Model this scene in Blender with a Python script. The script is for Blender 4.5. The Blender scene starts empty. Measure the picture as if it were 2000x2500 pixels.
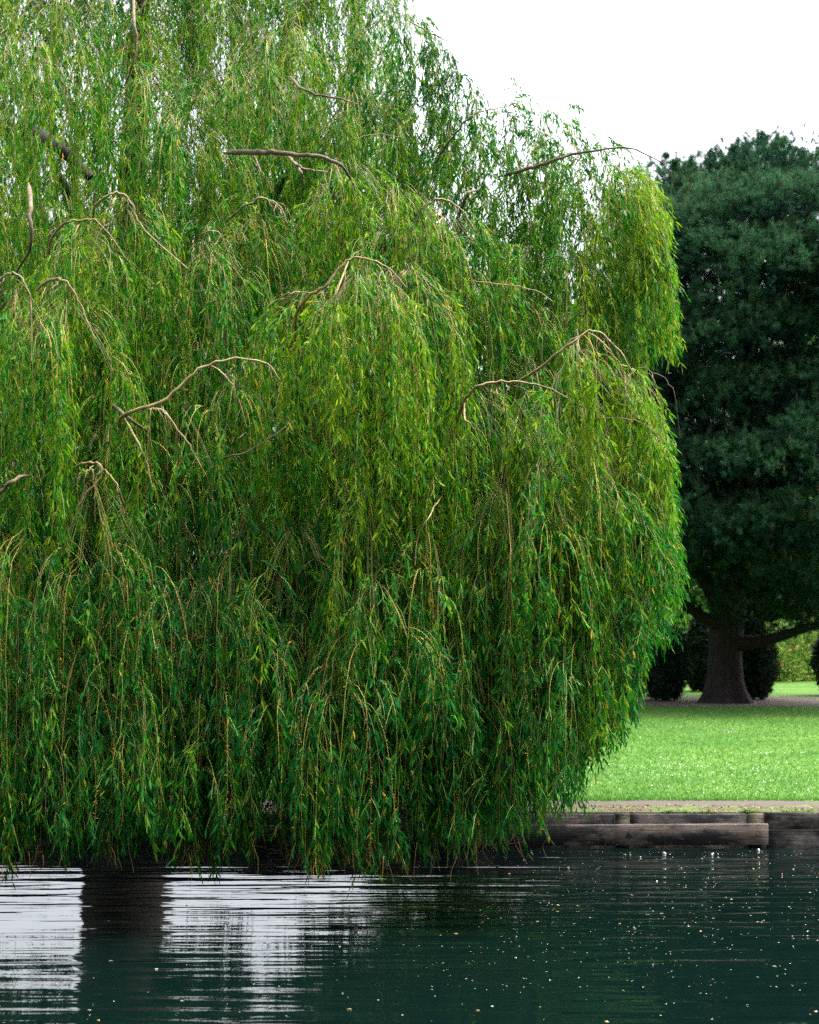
import bpy, math, random
import numpy as np
rng = np.random.default_rng(7); random.seed(7)
S = bpy.context.scene
C = S.collection

# ---------------------------------------------------------------- camera
FPX = 4000.0; HC = 2.9; YH = 1490.0
cam = bpy.data.cameras.new('camera'); co = bpy.data.objects.new('camera', cam); C.objects.link(co)
co.location = (0, 0, HC); co.rotation_euler = (math.radians(90), 0, 0)
cam.sensor_fit = 'HORIZONTAL'; cam.sensor_width = 24; cam.lens = 48; cam.shift_y = 0.12
cam.clip_end = 6000
cam.dof.use_dof = True; cam.dof.focus_distance = 16.3; cam.dof.aperture_fstop = 1.5
S.camera = co

# ---------------------------------------------------------------- light
SUN = np.array([0.45, 0.05, 0.95]); SUN /= np.linalg.norm(SUN)
el = math.asin(SUN[2]); rot = math.atan2(SUN[0], SUN[1])
w = bpy.data.worlds.new('World'); S.world = w; w.use_nodes = True
nt = w.node_tree; bg = nt.nodes['Background']
sky = nt.nodes.new('ShaderNodeTexSky'); sky.sky_type = 'NISHITA'; sky.sun_disc = False
sky.sun_elevation = el; sky.sun_rotation = rot; sky.air_density = 1.0; sky.dust_density = 4.0
hs = nt.nodes.new('ShaderNodeHueSaturation'); hs.inputs['Saturation'].default_value = 0.30
nt.links.new(sky.outputs[0], hs.inputs['Color']); 
# overcast sky, shaped brighter overhead and dimmed behind the viewer to darken lower curtains
wtc = nt.nodes.new('ShaderNodeTexCoord'); wsep = nt.nodes.new('ShaderNodeSeparateXYZ'); nt.links.new(wtc.outputs['Generated'], wsep.inputs[0])
def wmr(sock, a, b_, c, d):
    n = nt.nodes.new('ShaderNodeMapRange'); n.inputs[1].default_value = a; n.inputs[2].default_value = b_; n.inputs[3].default_value = c; n.inputs[4].default_value = d
    nt.links.new(sock, n.inputs[0]); return n.outputs[0]
wz = wmr(wsep.outputs['Z'], 0, .9, .85, 3.2); wy = wmr(wsep.outputs['Y'], -.9, .6, .36, 1.0)
wm = nt.nodes.new('ShaderNodeMath'); wm.operation = 'MULTIPLY'; nt.links.new(wz, wm.inputs[0]); nt.links.new(wy, wm.inputs[1])
wv = nt.nodes.new('ShaderNodeVectorMath'); wv.operation = 'SCALE'; nt.links.new(hs.outputs[0], wv.inputs[0]); nt.links.new(wm.outputs[0], wv.inputs['Scale'])
nt.links.new(wv.outputs[0], bg.inputs[0])
bg.inputs[1].default_value = 0.15
sl = bpy.data.lights.new('sun', 'SUN'); sl.energy = 1.5; sl.angle = math.radians(14); sl.color = (1, .96, .88)
so = bpy.data.objects.new('sun', sl); C.objects.link(so)
from mathutils import Vector, Matrix
so.rotation_euler = Vector((float(-SUN[0]), float(-SUN[1]), float(-SUN[2]))).to_track_quat('-Z', 'Y').to_euler()
so.location = (0, 0, 60)
S.view_settings.view_transform = 'Standard'; S.view_settings.look = 'None'
S.view_settings.exposure = 1.6; S.view_settings.gamma = 1
S.render.engine = 'CYCLES'
S.cycles.max_bounces = 7; S.cycles.diffuse_bounces = 3; S.cycles.transmission_bounces = 4; S.cycles.glossy_bounces = 3
S.cycles.use_denoising = False

def W(px, py, D):
    return np.array([(px - 1000) / FPX * D, D, HC - (py - YH) / FPX * D])

# ---------------------------------------------------------------- helpers
def tag(o, label=None, cat=None, group=None, kind=None):
    if label: o['label'] = label
    if cat: o['category'] = cat
    if group: o['group'] = group
    if kind: o['kind'] = kind
    return o

def empty(name, loc, label, cat, group=None):
    o = bpy.data.objects.new(name, None); C.objects.link(o); o.location = loc
    return tag(o, label, cat, group)

def mesh_np(name, V, faces_by_size, mat, parent=None, col=None, smooth=False):
    """V (n,3); faces_by_size: list of int arrays (m,k)."""
    me = bpy.data.meshes.new(name)
    V = np.asarray(V, dtype=np.float32)
    off = np.zeros(3, dtype=np.float32)
    if parent is not None: off = np.array(parent.location, dtype=np.float32)
    me.vertices.add(len(V)); me.vertices.foreach_set('co', (V - off).ravel())
    loops = np.concatenate([f.ravel() for f in faces_by_size]).astype(np.int32)
    sizes = np.concatenate([np.full(len(f), f.shape[1], dtype=np.int32) for f in faces_by_size])
    me.loops.add(len(loops)); me.loops.foreach_set('vertex_index', loops)
    me.polygons.add(len(sizes))
    st = np.concatenate([[0], np.cumsum(sizes)[:-1]]).astype(np.int32)
    me.polygons.foreach_set('loop_start', st)
    if smooth: me.polygons.foreach_set('use_smooth', np.ones(len(sizes), dtype=bool))
    if col is not None:
        a = me.color_attributes.new('tint', 'FLOAT_COLOR', 'POINT')
        c4 = np.ones((len(V), 4), dtype=np.float32); c4[:, :3] = col
        a.data.foreach_set('color', c4.ravel())
    me.update(calc_edges=True); me.validate()
    me.materials.append(mat)
    o = bpy.data.objects.new(name, me); C.objects.link(o)
    if parent is not None: o.parent = parent
    return o

def nrm(a): return a / np.maximum(np.linalg.norm(a, axis=-1, keepdims=True), 1e-9)

def tube_arrays(P, R, k=8):
    """P (M,3), R (M,)"""
    P = np.asarray(P, float); M = len(P)
    T = nrm(np.gradient(P, axis=0))
    ref = np.array([0.3, 1.0, 0.17]); ref /= np.linalg.norm(ref)
    U = nrm(np.cross(T, ref)); Vv = np.cross(T, U)
    a = np.arange(k) * 2 * math.pi / k
    ring = P[:, None] + R[:, None, None] * (np.cos(a)[None, :, None] * U[:, None] + np.sin(a)[None, :, None] * Vv[:, None])
    V = ring.reshape(-1, 3)
    i = np.arange(M - 1)[:, None] * k; j = np.arange(k)[None]; j2 = (j + 1) % k
    F = np.stack([i + j, i + j2, i + k + j2, i + k + j], -1).reshape(-1, 4)
    return V, F

class MB:
    def __init__(s): s.V = []; s.F = {}; s.n = 0; s.C = []
    def add(s, V, F, col=None):
        s.V.append(V)
        for f in (F if isinstance(F, list) else [F]):
            s.F.setdefault(f.shape[1], []).append(f + s.n)
        if col is not None:
            s.C.append(np.broadcast_to(col, (len(V), 3)))
        s.n += len(V)
    def build(s, name, mat, parent=None, smooth=False):
        return mesh_np(name, np.concatenate(s.V), [np.concatenate(v) for v in s.F.values()], mat, parent,
                       np.concatenate(s.C) if s.C else None, smooth)

def spline(pts, n):
    """Catmull-Rom through pts (k,d)"""
    pts = np.asarray(pts, float)
    P = np.concatenate([[2 * pts[0] - pts[1]], pts, [2 * pts[-1] - pts[-2]]])
    t = np.linspace(0, len(pts) - 1 - 1e-6, n); i = t.astype(int); u = (t - i)[:, None]
    p0, p1, p2, p3 = P[i], P[i + 1], P[i + 2], P[i + 3]
    return .5 * ((2 * p1) + (-p0 + p2) * u + (2 * p0 - 5 * p1 + 4 * p2 - p3) * u ** 2 + (-p0 + 3 * p1 - 3 * p2 + p3) * u ** 3)

# ---------------------------------------------------------------- materials
def newmat(name):
    m = bpy.data.materials.new(name); m.use_nodes = True
    return m, m.node_tree, m.node_tree.nodes['Principled BSDF']

def leaf_mat(name, transl=0.35, rough=0.45, spec=0.4, tcol=(1.0, 1.35, .55)):
    m, t, b = newmat(name)
    at = t.nodes.new('ShaderNodeAttribute'); at.attribute_name = 'tint'
    t.links.new(at.outputs['Color'], b.inputs['Base Color'])
    b.inputs['Roughness'].default_value = rough; b.inputs['Specular IOR Level'].default_value = spec
    tr = t.nodes.new('ShaderNodeBsdfTranslucent'); mul = t.nodes.new('ShaderNodeMix'); mul.data_type = 'RGBA'; mul.blend_type = 'MULTIPLY'
    mul.inputs[0].default_value = 1; mul.inputs[7].default_value = (*tcol, 1)
    t.links.new(at.outputs['Color'], mul.inputs[6]); t.links.new(mul.outputs[2], tr.inputs['Color'])
    mx = t.nodes.new('ShaderNodeMixShader'); mx.inputs[0].default_value = transl
    t.links.new(b.outputs[0], mx.inputs[1]); t.links.new(tr.outputs[0], mx.inputs[2])
    t.links.new(mx.outputs[0], t.nodes['Material Output'].inputs[0])
    return m

def tint_mat(name, rough=0.7, spec=0.3):
    m, t, b = newmat(name)
    at = t.nodes.new('ShaderNodeAttribute'); at.attribute_name = 'tint'
    t.links.new(at.outputs['Color'], b.inputs['Base Color'])
    b.inputs['Roughness'].default_value = rough; b.inputs['Specular IOR Level'].default_value = spec
    return m

def noise_mat(name, c1, c2, scale, stretch=(1, 1, 1), rough=.8, bump=.3, bdist=.02, detail=6, c3=None, scale3=1.0, lo=.35, hi=.65, spec=.3):
    m, t, b = newmat(name); N = t.nodes; L = t.links
    tc = N.new('ShaderNodeTexCoord'); mp = N.new('ShaderNodeMapping'); mp.inputs['Scale'].default_value = stretch
    L.new(tc.outputs['Object'], mp.inputs[0])
    n = N.new('ShaderNodeTexNoise'); n.inputs['Scale'].default_value = scale; n.inputs['Detail'].default_value = detail; n.inputs['Roughness'].default_value = .62
    L.new(mp.outputs[0], n.inputs['Vector'])
    r = N.new('ShaderNodeValToRGB'); r.color_ramp.elements[0].position = lo; r.color_ramp.elements[1].position = hi
    r.color_ramp.elements[0].color = (*c1, 1); r.color_ramp.elements[1].color = (*c2, 1)
    L.new(n.outputs['Fac'], r.inputs[0]); out = r.outputs[0]
    if c3 is not None:
        n3 = N.new('ShaderNodeTexNoise'); n3.inputs['Scale'].default_value = scale3; n3.inputs['Detail'].default_value = 5
        L.new(tc.outputs['Object'], n3.inputs['Vector'])
        r3 = N.new('ShaderNodeValToRGB'); r3.color_ramp.elements[0].position = .45; r3.color_ramp.elements[1].position = .62
        L.new(n3.outputs['Fac'], r3.inputs[0])
        mx = N.new('ShaderNodeMix'); mx.data_type = 'RGBA'; mx.inputs[7].default_value = (*c3, 1)
        L.new(r3.outputs[0], mx.inputs[0]); L.new(out, mx.inputs[6]); out = mx.outputs[2]
    L.new(out, b.inputs['Base Color']); b.inputs['Roughness'].default_value = rough; b.inputs['Specular IOR Level'].default_value = spec
    bp = N.new('ShaderNodeBump'); bp.inputs['Strength'].default_value = bump; bp.inputs['Distance'].default_value = bdist
    L.new(n.outputs['Fac'], bp.inputs['Height']); L.new(bp.outputs[0], b.inputs['Normal'])
    return m

M_leaf = leaf_mat('willow_leaf', .36, .55, .07, (1.05, 1.45, .35))
M_twig = tint_mat('willow_twig', .55, .35)
M_bark = noise_mat('willow_bark', (.014, .012, .012), (.05, .04, .034), 9, (3, 3, .7), .9, .9, .05)
M_limb = noise_mat('limb_bark', (.07, .05, .03), (.18, .13, .08), 14, (1, 1, 1), .75, .5, .01)
M_young = noise_mat('young_bark', (.13, .095, .04), (.32, .24, .10), 12, (1, 1, 1), .6, .3, .005)
M_pine = leaf_mat('pine_needles', .4, .7, .15, (1, 1.1, .9))
M_pbark = noise_mat('pine_bark', (.010, .008, .008), (.035, .026, .023), 5, (3, 3, .5), .95, 1, .08)
M_shrub = leaf_mat('shrub_leaf', .15, .6, .2)
M_flow = leaf_mat('bright_leaf', .35, .5, .3)
M_grassb = leaf_mat('grass_blade', .4, .5, .25, (1.1, 1.2, .6))
M_petal = tint_mat('petal', .6, .3)

def ground_mat():
    m, t, b = newmat('lawn'); N = t.nodes; L = t.links
    tc = N.new('ShaderNodeTexCoord')
    def noise(scale, st=(1, 1, 1), d=4):
        mp = N.new('ShaderNodeMapping'); mp.inputs['Scale'].default_value = st
        L.new(tc.outputs['Object'], mp.inputs[0])
        n = N.new('ShaderNodeTexNoise'); n.inputs['Scale'].default_value = scale; n.inputs['Detail'].default_value = d
        L.new(mp.outputs[0], n.inputs['Vector']); return n
    n1 = noise(.5, (1, 1.4, 1), 5); n2 = noise(14, (1, .5, 1), 6)
    r1 = N.new('ShaderNodeValToRGB'); e = r1.color_ramp.elements
    e[0].position = .3; e[0].color = (.038, .108, .018, 1); e[1].position = .7; e[1].color = (.085, .165, .030, 1)
    r2 = N.new('ShaderNodeValToRGB'); e = r2.color_ramp.elements
    e[0].position = .3; e[0].color = (.55, .6, .5, 1); e[1].position = .7; e[1].color = (1.25, 1.2, 1.1, 1)
    L.new(n1.outputs['Fac'], r1.inputs[0]); L.new(n2.outputs['Fac'], r2.inputs[0])
    mx = N.new('ShaderNodeMix'); mx.data_type = 'RGBA'; mx.blend_type = 'MULTIPLY'; mx.inputs[0].default_value = 1
    L.new(r1.outputs[0], mx.inputs[6]); L.new(r2.outputs[0], mx.inputs[7])
    L.new(mx.outputs[2], b.inputs['Base Color']); b.inputs['Roughness'].default_value = .9; b.inputs['Specular IOR Level'].default_value = .1
    bp = N.new('ShaderNodeBump'); bp.inputs['Strength'].default_value = .6; bp.inputs['Distance'].default_value = .03
    L.new(n2.outputs['Fac'], bp.inputs['Height']); L.new(bp.outputs[0], b.inputs['Normal'])
    return m
M_lawn = ground_mat()
M_path = noise_mat('path', (.048, .035, .032), (.088, .065, .058), 20, (1, 1, 1), .9, .3, .01)
M_soil = noise_mat('litter_soil', (.035, .026, .018), (.10, .075, .045), 24, (1, 1, 1), .95, .8, .03, c3=(.07, .12, .02), scale3=3.0)
M_dirt = noise_mat('bare_dirt', (.045, .03, .026), (.10, .07, .06), 4, (1, 1, 1), .95, .5, .03)
def wood_mat(name, a, b_, seed):
    m, t, b = newmat(name); N = t.nodes; L = t.links
    tc = N.new('ShaderNodeTexCoord')
    def noise(scale, st, d=6, off=0):
        mp = N.new('ShaderNodeMapping'); mp.inputs['Scale'].default_value = st; mp.inputs['Location'].default_value = (seed + off, seed * .7, 0)
        L.new(tc.outputs['Object'], mp.inputs[0])
        n = N.new('ShaderNodeTexNoise'); n.inputs['Scale'].default_value = scale; n.inputs['Detail'].default_value = d; n.inputs['Roughness'].default_value = .65
        L.new(mp.outputs[0], n.inputs['Vector']); return n
    g = noise(5, (.6, 8, 14)); s = noise(1.6, (1, 1, 2.2), 5, 3)
    r = N.new('ShaderNodeValToRGB'); e = r.color_ramp.elements
    e[0].position = .3; e[0].color = (*a, 1); e[1].position = .72; e[1].color = (*b_, 1)
    L.new(g.outputs['Fac'], r.inputs[0])
    r2 = N.new('ShaderNodeValToRGB'); e = r2.color_ramp.elements
    e[0].position = .44; e[0].color = (.12, .13, .18, 1); e[1].position = .57; e[1].color = (1.5, 1.42, 1.35, 1)
    L.new(s.outputs['Fac'], r2.inputs[0])
    mx = N.new('ShaderNodeMix'); mx.data_type = 'RGBA'; mx.blend_type = 'MULTIPLY'; mx.inputs[0].default_value = 1
    L.new(r.outputs[0], mx.inputs[6]); L.new(r2.outputs[0], mx.inputs[7])
    L.new(mx.outputs[2], b.inputs['Base Color']); b.inputs['Roughness'].default_value = .8; b.inputs['Specular IOR Level'].default_value = .3
    bp = N.new('ShaderNodeBump'); bp.inputs['Strength'].default_value = .7; bp.inputs['Distance'].default_value = .012
    L.new(g.outputs['Fac'], bp.inputs['Height']); L.new(bp.outputs[0], b.inputs['Normal'])
    return m
M_wood1 = wood_mat('weathered_timber', (.025, .021, .019), (.105, .088, .074), 1.3)
M_wood2 = wood_mat('weathered_timber_b', (.022, .020, .020), (.09, .078, .07), 7.9)
M_wood3 = wood_mat('mossy_timber', (.028, .027, .018), (.085, .076, .055), 4.1)
M_knot = noise_mat('knot', (.012, .010, .009), (.04, .03, .025), 30, rough=.9)

def water_mat():
    m, t, b = newmat('pond_water'); N = t.nodes; L = t.links
    b.inputs['Base Color'].default_value = (.0012, .0048, .0042, 1); b.inputs['Roughness'].default_value = .015
    b.inputs['IOR'].default_value = 1.333; b.inputs['Specular IOR Level'].default_value = .5
    tc = N.new('ShaderNodeTexCoord')
    def noise(scale, st, d=2, rough=.5, dist=0.):
        mp = N.new('ShaderNodeMapping'); mp.inputs['Scale'].default_value = st
        L.new(tc.outputs['Object'], mp.inputs[0])
        n = N.new('ShaderNodeTexNoise'); n.inputs['Scale'].default_value = scale; n.inputs['Detail'].default_value = d
        n.inputs['Roughness'].default_value = rough; n.inputs['Distortion'].default_value = dist
        L.new(mp.outputs[0], n.inputs['Vector']); return n.outputs['Fac']
    def math_(op, a, b2):
        n = N.new('ShaderNodeMath'); n.operation = op
        for i, v in enumerate((a, b2)):
            if isinstance(v, (int, float)): n.inputs[i].default_value = v
            else: L.new(v, n.inputs[i])
        return n.outputs[0]
    a = noise(1.0, (.5, 4.2, 1), 1.5)           # long crests, ~0.25 m
    c = noise(1.0, (3.0, 14., 1), 2)             # fine ripples
    d = noise(1.0, (.22, .3, 1), 2)              # calm and ruffled patches
    mr = N.new('ShaderNodeMapRange'); mr.inputs[1].default_value = .35; mr.inputs[2].default_value = .65
    mr.inputs[3].default_value = .45; mr.inputs[4].default_value = 1.1; L.new(d, mr.inputs[0])
    h = math_('ADD', math_('MULTIPLY', a, 2.3), math_('MULTIPLY', c, .15))
    h = math_('MULTIPLY', h, mr.outputs[0])
    bp = N.new('ShaderNodeBump'); bp.inputs['Strength'].default_value = 1; bp.inputs['Distance'].default_value = .016
    L.new(h, bp.inputs['Height']); L.new(bp.outputs[0], b.inputs['Normal'])
    return m
M_water = water_mat()

# ---------------------------------------------------------------- setting
HG = 0.40
def sheet(name, x0, x1, y0, y1, z, mat, nx=1, ny=1, wob=None):
    xs = np.linspace(x0, x1, nx + 1); ys = np.linspace(y0, y1, ny + 1)
    X, Y = np.meshgrid(xs, ys); Z = np.full_like(X, z)
    if wob is not None: Y = Y + wob(X, Y, y0, y1)
    V = np.stack([X, Y, Z], -1).reshape(-1, 3)
    i = (np.arange(ny)[:, None] * (nx + 1) + np.arange(nx)[None]).ravel()
    F = np.stack([i, i + 1, i + nx + 2, i + nx + 1], 1)
    o = mesh_np(name, V, [F], mat); tag(o, kind='structure'); return o
sheet('water', -400, 400, -400, 20.22, 0, M_water)
sheet('lawn', -3000, 3000, 20.2, 5000, HG, M_lawn)
def wob(X, Y, y0, y1):
    far = (Y > (y0 + y1) / 2)
    return np.where(far, .07 * np.sin(X * 1.9 + 1) + .05 * np.sin(X * 4.3) + .03 * np.sin(X * 9.1), 0)
sheet('soil_strip', -60, 60, 20.2, 20.95, HG + .008, M_soil, 600, 1, lambda X, Y, a, b: np.where(Y > (a + b) / 2, .03 * np.sin(X * 3.1), 0))
sheet('path', -60, 60, 20.8, 21.5, HG + .004, M_path, 600, 1, wob)
sheet('back_path', -60, 60, 46.2, 47.6, HG + .004, M_path, 300, 1)

# bare ground below the pine: an irregular patch
PX, PD = 8.55, 44.3
a = np.linspace(0, 2 * math.pi, 90, endpoint=False)
rx = (6.3 + .6 * np.sin(3 * a) + .35 * np.sin(7 * a + 1)); ry = 1.15 + .15 * np.sin(5 * a) + .12 * np.sin(9 * a)
V = np.stack([PX + 1.4 + rx * np.cos(a), PD - .5 + 1.5 * ry * np.sin(a), np.full(90, HG + .008)], 1)
V = np.concatenate([V, [[PX + 1.4, PD + .35, HG + .008]]])
F = np.stack([np.arange(90), (np.arange(90) + 1) % 90, np.full(90, 90)], 1)
tag(mesh_np('bare_soil', V, [F], M_dirt), kind='structure')

# ---------------------------------------------------------------- timber wall
def plank(x0, x1, y0, y1, z0, z1, bev=.008, warp=.006):
    n = max(2, int((x1 - x0) / .12)); xs = np.linspace(x0, x1, n + 1)
    b = bev
    prof = [(y0 + b, z0), (y1 - b, z0), (y1, z0 + b), (y1, z1 - b), (y1 - b, z1), (y0 + b, z1), (y0, z1 - b), (y0, z0 + b)]
    k = 8; V = []
    ph = random.random() * 9
    for x in xs:
        wz = warp * math.sin(x * 1.1 + ph) + .0015 * math.sin(x * 13 + ph); wy = warp * .6 * math.cos(x * .8 + ph)
        for (y, z) in prof: V.append((x, y + wy, z + wz))
    V = np.array(V); i = np.arange(n)[:, None] * k; j = np.arange(k)[None]; j2 = (j + 1) % k
    F = np.stack([i + j, i + k + j, i + k + j2, i + j2], -1).reshape(-1, 4)
    caps = np.array([list(range(k)), [n * k + q for q in range(k)][::-1]])
    return V, [F, caps]
wallE = empty('timber_wall', (3, 20.05, 0), 'low weathered dark timber plank wall along the pond edge', 'wall')
def part(name, arr, mat, label=None, parent=wallE):
    o = mesh_np(name, arr[0], arr[1], mat, parent)
    if label: o['label'] = label
    return o
# front waler planks
part('plank', plank(.35, 4.38, 19.98, 20.06, .03, .285), M_wood1, 'thick dark plank with a knot, set in front of the others')
x = .32
for L_ in (3.6, 3.4, 3.9, 4.0):
    part('plank', plank(x - L_, x, 19.98, 20.06, .02 + random.uniform(-.01, .01), .275), M_wood2); x -= L_ + .02
# upper boards behind
xs_ = [-13, -9.4, -5.6, -2.2, 1.1, 2.52]
for a0, a1 in zip(xs_[:-1], xs_[1:]):
    part('plank', plank(a0 + .01, a1 - .01, 20.10, 20.16, .05, .40), M_wood2)
part('plank', plank(2.71, 4.15, 20.10, 20.16, .05, .405), M_wood2)
part('plank', plank(4.36, 8.1, 20.07, 20.13, .21, .418), M_wood1)
part('plank', plank(8.12, 14.0, 20.07, 20.13, .20, .412), M_wood2)
part('plank', plank(4.40, 9.0, 20.085, 20.145, -.3, .188), M_wood2)
part('plank', plank(9.02, 14.0, 20.085, 20.145, -.3, .185), M_wood1)
part('plank', plank(-14, 4.38, 20.09, 20.095, -.3, .046, .001, .001), M_wood2, 'thin board under the front planks')  # thin board filling the gap between front planks and water
for px0, px1 in ((2.53, 2.70), (4.16, 4.345), (-.9, -.74), (-4.3, -4.14), (-7.7, -7.5)):
    part('post', plank(px0, px1, 20.078, 20.16, -.3, .403, .006, 0), M_wood3, 'greenish sawn post head behind the front plank')
# knot and rusty bolt heads
def disc(cx, cz, y, r, k=18, depth=.006):
    aa = np.arange(k) * 2 * math.pi / k
    rr = r * (1 + .15 * np.sin(3 * aa + cx))
    V = [np.stack([cx + rr * np.cos(aa) * f, np.full(k, yy), cz + rr * np.sin(aa) * f * .85], 1) for f, yy in ((1, y + .004), (.92, y - depth), (.5, y - depth * .6))]
    V = np.concatenate(V + [[[cx, y - depth * .3, cz]]])
    F = []
    for L0 in (0, k): F += [(L0 + i, L0 + (i + 1) % k, L0 + k + (i + 1) % k, L0 + k + i) for i in range(k)]
    T = [(2 * k + i, 2 * k + (i + 1) % k, 3 * k) for i in range(k)]
    return V, [np.array(F), np.array(T)]
part('knot', disc(2.68, .155, 19.975, .038), M_knot)
M_bolt = noise_mat('bolt', (.12, .1, .09), (.3, .28, .26), 60, rough=.5)
for bx_, bz in ((4.25, .17), (7.55, .33), (6.1, .30)):
    part('bolt', disc(bx_, bz, 19.98 if bx_ < 5 else 20.068, .011), M_bolt)

# ---------------------------------------------------------------- leaf machinery
def leaves6(B, A, Wd, Ln, wid, bend, col):
    """base B, axis A, width axis Wd, length Ln, half width wid, bend vector"""
    n = len(B); Nn = np.cross(A, Wd)
    Ln = Ln[:, None]; wid = wid[:, None]
    p0 = B; p1 = B + A * Ln * .33 + bend * .11; p2 = B + A * Ln * .68 + bend * .46; p3 = B + A * Ln + bend
    f = Nn * wid * .45
    V = np.stack([p0, p1 - Wd * wid * .95 + f, p1 + Wd * wid * .95 + f, p2 - Wd * wid * .75 + f, p2 + Wd * wid * .75 + f, p3], 1).reshape(-1, 3)
    i = np.arange(n)[:, None] * 6
    T = np.concatenate([i + np.array([[0, 2, 1]]), i + np.array([[3, 4, 5]])])
    Q = i + np.array([[1, 2, 4, 3]])
    return V, [T, Q], np.repeat(col, 6, 0)
def leaves4(B, A, Wd, Ln, wid, bend, col, at=.42):
    n = len(B)
    p1 = B + A * Ln[:, None] * at + bend * .2; w_ = Wd * wid[:, None]; f = np.cross(A, Wd) * wid[:, None] * .35
    V = np.stack([B, p1 - w_ + f, B + A * Ln[:, None] + bend, p1 + w_ + f], 1).reshape(-1, 3)
    i = np.arange(n)[:, None] * 4
    T = np.concatenate([i + np.array([[0, 2, 1]]), i + np.array([[0, 3, 2]])])
    return V, [T], np.repeat(col, 4, 0)

DOWN = np.array([0, 0, -1.])
# ---------------------------------------------------------------- willow
TRX, TRD = -4.15, 24.0
willow = empty('weeping_willow', (TRX, TRD, HG), 'large weeping willow with yellow-green hanging curtains over the pond', 'tree')

SIL = np.array([(-9999, -9999), (960, -400), (985, -50), (1000, 30), (1050, 85), (1090, 120), (1120, 175), (1200, 180), (1250, 205), (1310, 222),
                (1375, 212), (1400, 250), (1445, 320), (1500, 362), (1560, 375), (1620, 405), (1650, 520), (1660, 9999), (9999, 9999)], float)
def ytop(px): return np.interp(px, SIL[:, 0], SIL[:, 1])
# lowest point of the curtain, as z above water at the curtain's own distance, from the picture
HEM = np.array([(-900, 2080), (0, 2105), (110, 2112), (200, 2085), (330, 2060), (450, 2085), (600, 2100), (800, 2110), (1000, 2100), (1180, 2045), (1330, 2012),
                (1370, 1965), (1400, 1930), (1460, 1870), (1500, 1810), (1550, 1770), (1575, 1660), (1600, 1590), (1640, 1545), (1690, 1500)], float)
def zhem(px, D):
    py = np.interp(px, HEM[:, 0], HEM[:, 1])
    z = HC - (py - 22 - YH) / FPX * np.minimum(D, 16.6)
    return z + np.maximum(0, D - 15.9) * np.where((px > 960) | ((px > 440) & (px < 545)) | ((px > 730) & (px < 900)), .10, .42)

casc = []   # (A, dirxy, reach, n, length_m, tintmix)
def cs(px, py, D, half, L, n, lean=0., yel=.3):
    casc.append((px, py, D, half, L, n, lean, yel))
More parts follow.
